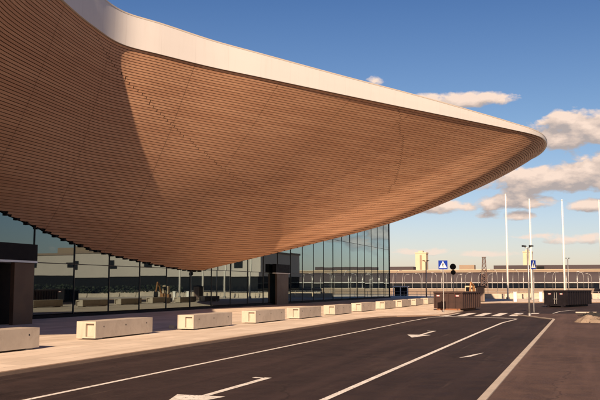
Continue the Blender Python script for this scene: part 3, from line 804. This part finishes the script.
# ------------------------------------------------------------------ far terminal
ft = empty('far_terminal', (0, 400, 0)); tag(ft, 'long low grey terminal with a vaulted ribbed roof along the horizon', 'terminal')
XA, XZ = -115, 150
arc = [(-6.5, 8.6), (-6.2, 9.3), (-4, 9.9), (0, 10.1), (10, 10.1), (10, 9.6)]
vault = [(-9.6 + 3.4 * math.sin(t_) * 0, 0) for t_ in ()]
cv = [(-10.2 + 3.9 * (1 - math.cos(t_)), 3.9 + 4.6 * math.sin(t_)) for t_ in np.linspace(0, math.pi / 2, 9)]
MB().prism(cv + [(10, 8.5), (10, 3.9)], 'x', XA, XZ).build('vault_roof', M['vault'], ft, smooth=False)
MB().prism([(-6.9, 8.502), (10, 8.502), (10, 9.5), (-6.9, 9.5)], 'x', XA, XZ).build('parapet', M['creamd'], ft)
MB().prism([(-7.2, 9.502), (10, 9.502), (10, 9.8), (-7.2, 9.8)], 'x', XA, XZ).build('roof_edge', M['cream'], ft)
MB().prism([(-9.4, .9), (9.5, .9), (9.5, 3.898), (-9.4, 3.898)], 'x', XA, XZ).build('glass_band', M['bandglass'], ft)
MB().prism([(-9.9, 0), (9.9, 0), (9.9, .898), (-9.9, .898)], 'x', XA, XZ).build('base_wall', M['pale'], ft)
MB().prism([(-10.25, 3.55), (-9.42, 3.55), (-9.42, 3.89), (-10.25, 3.89)], 'x', XA, XZ).build('gutter', M['pole'], ft)
rib = [(y - .12, z + .06) for y, z in cv]
for x in np.arange(XA + 2, XZ, 4.6):
    m = MB(); pts = [(x, -10.35, .0), (x, -10.35, 3.9)] + [(x, y - .1, z + .08) for y, z in cv[1:]]
    m.tube(pts, .11, 6); m.build('rib', M['pole'], ft)
for (x0, x1, y0, z1, mt) in ((-92, -78, 2, 11.6, M['vault']), (-56, -49, 3, 12.2, M['creamd']), (-40, 10, 4, 11.9, M['vault']), (-20, -17, 0, 11.3, M['dark']), (30, 60, 4, 11.6, M['vault'])):
    MB().box(x0, x1, y0, 9, 9.802, z1).build('rooftop_plant', mt, ft)

def tower(name, label, px0, px1, top, Y, D, mat):
    a = on_y(px0, 280, Y).x; b = on_y(px1, 280, Y).x; z = on_y((px0 + px1) / 2, top, Y).z
    t = empty(name, ((a + b) / 2, Y, 0)); tag(t, label, 'tower block'); w = (b - a) / 2
    MB().box(-w, w, 0, D, 0, z).build('wall', mat, t)
    MB().box(-w * .15, w * .2, -.25, -.01, 2, z - 1.2).build('window_strip', M['creamd'], t)
    MB().box(-w - .3, w + .3, -.3, D + .3, z + .003, z + .9).build('parapet', mat, t)
    MB().box(-w * .5, w * .3, 2, D - 2, z + .903, z + 2.2).build('plant_room', mat, t)
    return t
tower('tower_block', 'pale cream tower block left of the blue sign, behind the far terminal', 415.6, 426.4, 253.5, 640, 9, M['cream'])
tower('tower_block', 'pale cream tower block behind the double headed lamp', 523.6, 532.6, 252.5, 640, 9, M['cream'])

# lattice mast
Yl = 380; p = on_y(484.6, 290, Yl); zt = on_y(485.5, 257.5, Yl).z
t = empty('lattice_mast', (p.x, Yl, 0)); tag(t, 'red-brown steel lattice mast rising over the far terminal roof', 'mast')
def lat(z): return 1.6 - 1.05 * z / zt
lv = np.linspace(0, zt, 9)
for a in ((-1, -1), (1, -1), (1, 1), (-1, 1)):
    MB().tube([(a[0] * lat(z), a[1] * lat(z), z) for z in (0, zt)], .10, 6).build('leg', M['steelred'], t)
m = MB()
for z0, z1 in zip(lv, lv[1:]):
    for a, b in (((-1, -1), (1, -1)), ((1, -1), (1, 1)), ((1, 1), (-1, 1)), ((-1, 1), (-1, -1))):
        m.tube([(a[0] * lat(z0), a[1] * lat(z0), z0), (b[0] * lat(z1), b[1] * lat(z1), z1)], .08, 5); m.tube([(b[0] * lat(z0), b[1] * lat(z0), z0), (a[0] * lat(z1), a[1] * lat(z1), z1)], .08, 5)
        m.tube([(a[0] * lat(z1), a[1] * lat(z1), z1), (b[0] * lat(z1), b[1] * lat(z1), z1)], .07, 5)
m.build('bracing', M['steelred'], t)
MB().box(-.9, .9, -.9, .9, zt + .002, zt + .25).build('platform', M['steelred'], t)

# ------------------------------------------------------------------ what stands to the right and is seen in the glass
M['whcream'] = paint('warehouse_render', (.40, .365, .335), .08, .85, 0, .3)
wh = empty('warehouse', (40, 186, 0)); tag(wh, 'cream upper storeyed warehouse with dark ground floor, mirrored in the glass front', 'warehouse')
MB().box(-34, 45, 0, 30, 4.6, 10.4).build('upper_wall', M['whcream'], wh)
MB().box(-33.6, 44.6, .4, 29.6, .5, 4.598).build('ground_floor_glass', M['bandglass'], wh)
MB().box(-34.2, 45.2, -.3, 30.2, 10.402, 10.9).build('parapet', M['pale'], wh)
MB().box(-33.9, 44.9, .2, 29.8, 0, .498).build('base', M['plinth'], wh)
for i in range(7):
    x = -29 + i * 11.5
    f = MB().box(x, x + 2.2, -.06, -.004, 6.6, 8.4).build('window', M['bandglass'], wh)
MB().box(-10, 6, 6, 20, 10.903, 13.4).build('plant_room', M['vault'], wh)
MB().box(18, 26, 6, 16, 10.903, 12.6).build('plant_room', M['creamd'], wh)
def long_fence(label, x0, x1, y, hs, mat):
    t = empty('guard_rail', (x0, y, .034)); tag(t, label, 'guard rail', 'guard rails across the parking lot')
    for h in hs: MB().box(0, x1 - x0, -.04, .04, h - .1, h + .1).build('rail', mat, t)
    for i in range(int((x1 - x0) / 4) + 1): MB().box(i * 4 - .05, i * 4 + .05, .042, .14, 0, max(hs)).build('post', M['pole'], t)
long_fence('nearer white guard rail on the parking lot, mirrored in the glass', 9, 70, 74, (.5, 1.0), M['white'])
long_fence('farther white guard rail on the parking lot, mirrored in the glass', 12, 90, 112, (.6, 1.1), M['white'])
hd = empty('hedge', (30, 150, 0)); tag(hd, 'dark clipped hedge in front of the cream warehouse, mirrored in the glass', 'hedge')
m = MB()
for i in range(2600):
    c = Vector((random.uniform(-22, 50), random.uniform(-.9, .9), random.uniform(.1, 2.3)))
    a = Vector((random.gauss(0, 1), random.gauss(0, 1), random.gauss(0, 1))).normalized(); b = a.orthogonal().normalized(); s = random.uniform(.12, .3)
    m.add([c + a * s, c + b * s, c - a * s, c - b * s], [(0, 1, 2, 3)])
m.build('leaves', paint('hedge_leaves', (.025, .036, .022), .4, .7), hd)

# ------------------------------------------------------------------ light
SUN_AZ, SUN_EL = R(10.5), R(28)          # from behind the camera, a little to the right
to_sun = Vector((math.sin(SUN_AZ) * math.cos(SUN_EL), -math.cos(SUN_AZ) * math.cos(SUN_EL), math.sin(SUN_EL)))
sd = bpy.data.lights.new('sun', 'SUN'); sd.energy = 5.0; sd.angle = R(.5); sd.color = (1, .735, .50)
so = bpy.data.objects.new('sun', sd); COL.objects.link(so); so.rotation_euler = to_sun.to_track_quat('Z', 'Y').to_euler()
w = bpy.data.worlds.new('World'); sc.world = w; w.use_nodes = True; nt = w.node_tree
for n in list(nt.nodes): nt.nodes.remove(n)
g = G(nt); out = nt.nodes.new('ShaderNodeOutputWorld')
sky = g.n('ShaderNodeTexSky'); sky.sky_type = 'NISHITA'; sky.sun_disc = False; sky.sun_elevation = SUN_EL; sky.sun_rotation = math.pi - SUN_AZ
sky.air_density = 1.0; sky.dust_density = .6; sky.ozone_density = 1.5
d = g.n('ShaderNodeTexCoord').outputs['Generated']
sp = g.n('ShaderNodeSeparateXYZ', None, Vector=d); dx, dy, dz = sp.outputs
az = g.m('MULTIPLY', g.m('ARCTAN2', dx, dy), 180 / math.pi)
el = g.m('MULTIPLY', g.m('ARCSINE', g.m('MINIMUM', g.m('MAXIMUM', dz, -1.0), 1.0)), 180 / math.pi)
def dirpx(px, py):
    v = ray(px, py).normalized(); return math.degrees(math.atan2(v.x, v.y)), math.degrees(math.asin(v.z))
K = 600 / 41.0 / 1.0    # pixels per degree, roughly
blobs = [(586, 131, 44, 17, 1.0), (566, 138, 26, 13, .9), (560, 182, 62, 14, 1.0), (598, 170, 38, 16, .95), (520, 180, 30, 9, .8), (457, 101, 46, 7.5, .95), (376, 81, 8, 4, .55), (434, 208, 26, 7, .9),
         (512, 202, 34, 9, .75), (592, 207, 18, 6, .7), (512, 216, 22, 5, .6), (466, 208, 10, 4, .6), (595, 240, 34, 5, .6), (487, 254, 26, 3, .5), (420, 252, 22, 3.5, .6), (548, 236, 26, 3, .35)]
def cloud_density(daz, delv):
    """soft masses broken up by noise, sampled with an offset towards the light"""
    A = g.m('ADD', az, daz); E = g.m('ADD', el, delv)
    acc = None
    for px, py, rx, ry, s in blobs:
        a0, e0 = dirpx(px, py)
        u = g.m('DIVIDE', g.m('SUBTRACT', A, a0), rx / K); v = g.m('DIVIDE', g.m('SUBTRACT', E, e0), ry / K)
        # flatter bases
        v = g.m('MULTIPLY', v, g.m('ADD', 1.0, g.m('MULTIPLY', g.m('LESS_THAN', v, 0.0), .45)))
        r2 = g.m('ADD', g.m('MULTIPLY', u, u), g.m('MULTIPLY', v, v))
        b = g.m('MULTIPLY', g.m('SUBTRACT', 1.0, g.m('MULTIPLY', r2, .55)), s)
        acc = b if acc is None else g.m('SMOOTH_MAX', acc, b, .25)
    # other clouds all round the sky
    vec = g.n('ShaderNodeCombineXYZ', None, X=g.m('MULTIPLY', A, .055), Y=g.m('MULTIPLY', E, .17), Z=3.0).outputs[0]
    wide = g.noise(vec, 1.0, 3, .5)
    inview = g.m('MULTIPLY', g.m('LESS_THAN', A, 4.0), g.m('GREATER_THAN', A, -44.0))
    low = g.rng(E, 4, 34, .0, .35)
    oth = g.m('SUBTRACT', g.m('MULTIPLY', g.m('SUBTRACT', wide, g.m('ADD', .50, low)), 5.0), g.m('MULTIPLY', inview, 9.0))
    acc = g.m('MAXIMUM', g.m('MAXIMUM', acc, oth), -1.0)
    v2 = g.n('ShaderNodeCombineXYZ', None, X=g.m('MULTIPLY', A, .5), Y=g.m('MULTIPLY', E, .95), Z=1.0).outputs[0]
    f = g.noise(v2, .95, 8, .58, .15)
    return g.m('ADD', acc, g.m('MULTIPLY', g.m('SUBTRACT', f, .5), 3.0))
D0 = cloud_density(0.0, 0.0); D1 = cloud_density(.25, .55)
alpha = g.rng(D0, .0, .45); alpha = g.m('MULTIPLY', alpha, g.rng(el, .3, 3.5, .35, 1.0))
lit = g.rng(g.m('SUBTRACT', D0, D1), -.35, .75)
sky_t = g.mix(1.0, sky.outputs[0], g.ramp(g.rng(el, 0, 40), [(0, (1.06, .90, .96)), (.11, (.92, .88, 1.0)), (.25, (.72, .80, .93)), (.55, (.34, .52, .80)), (1, (.19, .35, .62))]), 'MULTIPLY')
ccol = g.ramp(lit, [(0, (4.7, 4.1, 3.95)), (.45, (7.1, 5.7, 4.95)), (1, (9.8, 7.7, 6.4))])
final = g.mix(alpha, sky_t, ccol)
bg = g.n('ShaderNodeBackground', None, Color=final, Strength=.055)
nt.links.new(bg.outputs[0], out.inputs[0])

sc.view_settings.view_transform = 'Standard'; sc.view_settings.look = 'None'; sc.view_settings.gamma = 1; sc.view_settings.exposure = 0.85
sc.view_settings.use_curve_mapping = False
sc.cycles.max_bounces = 6; sc.cycles.diffuse_bounces = 4; sc.cycles.glossy_bounces = 3
sc.cycles.use_denoising = True
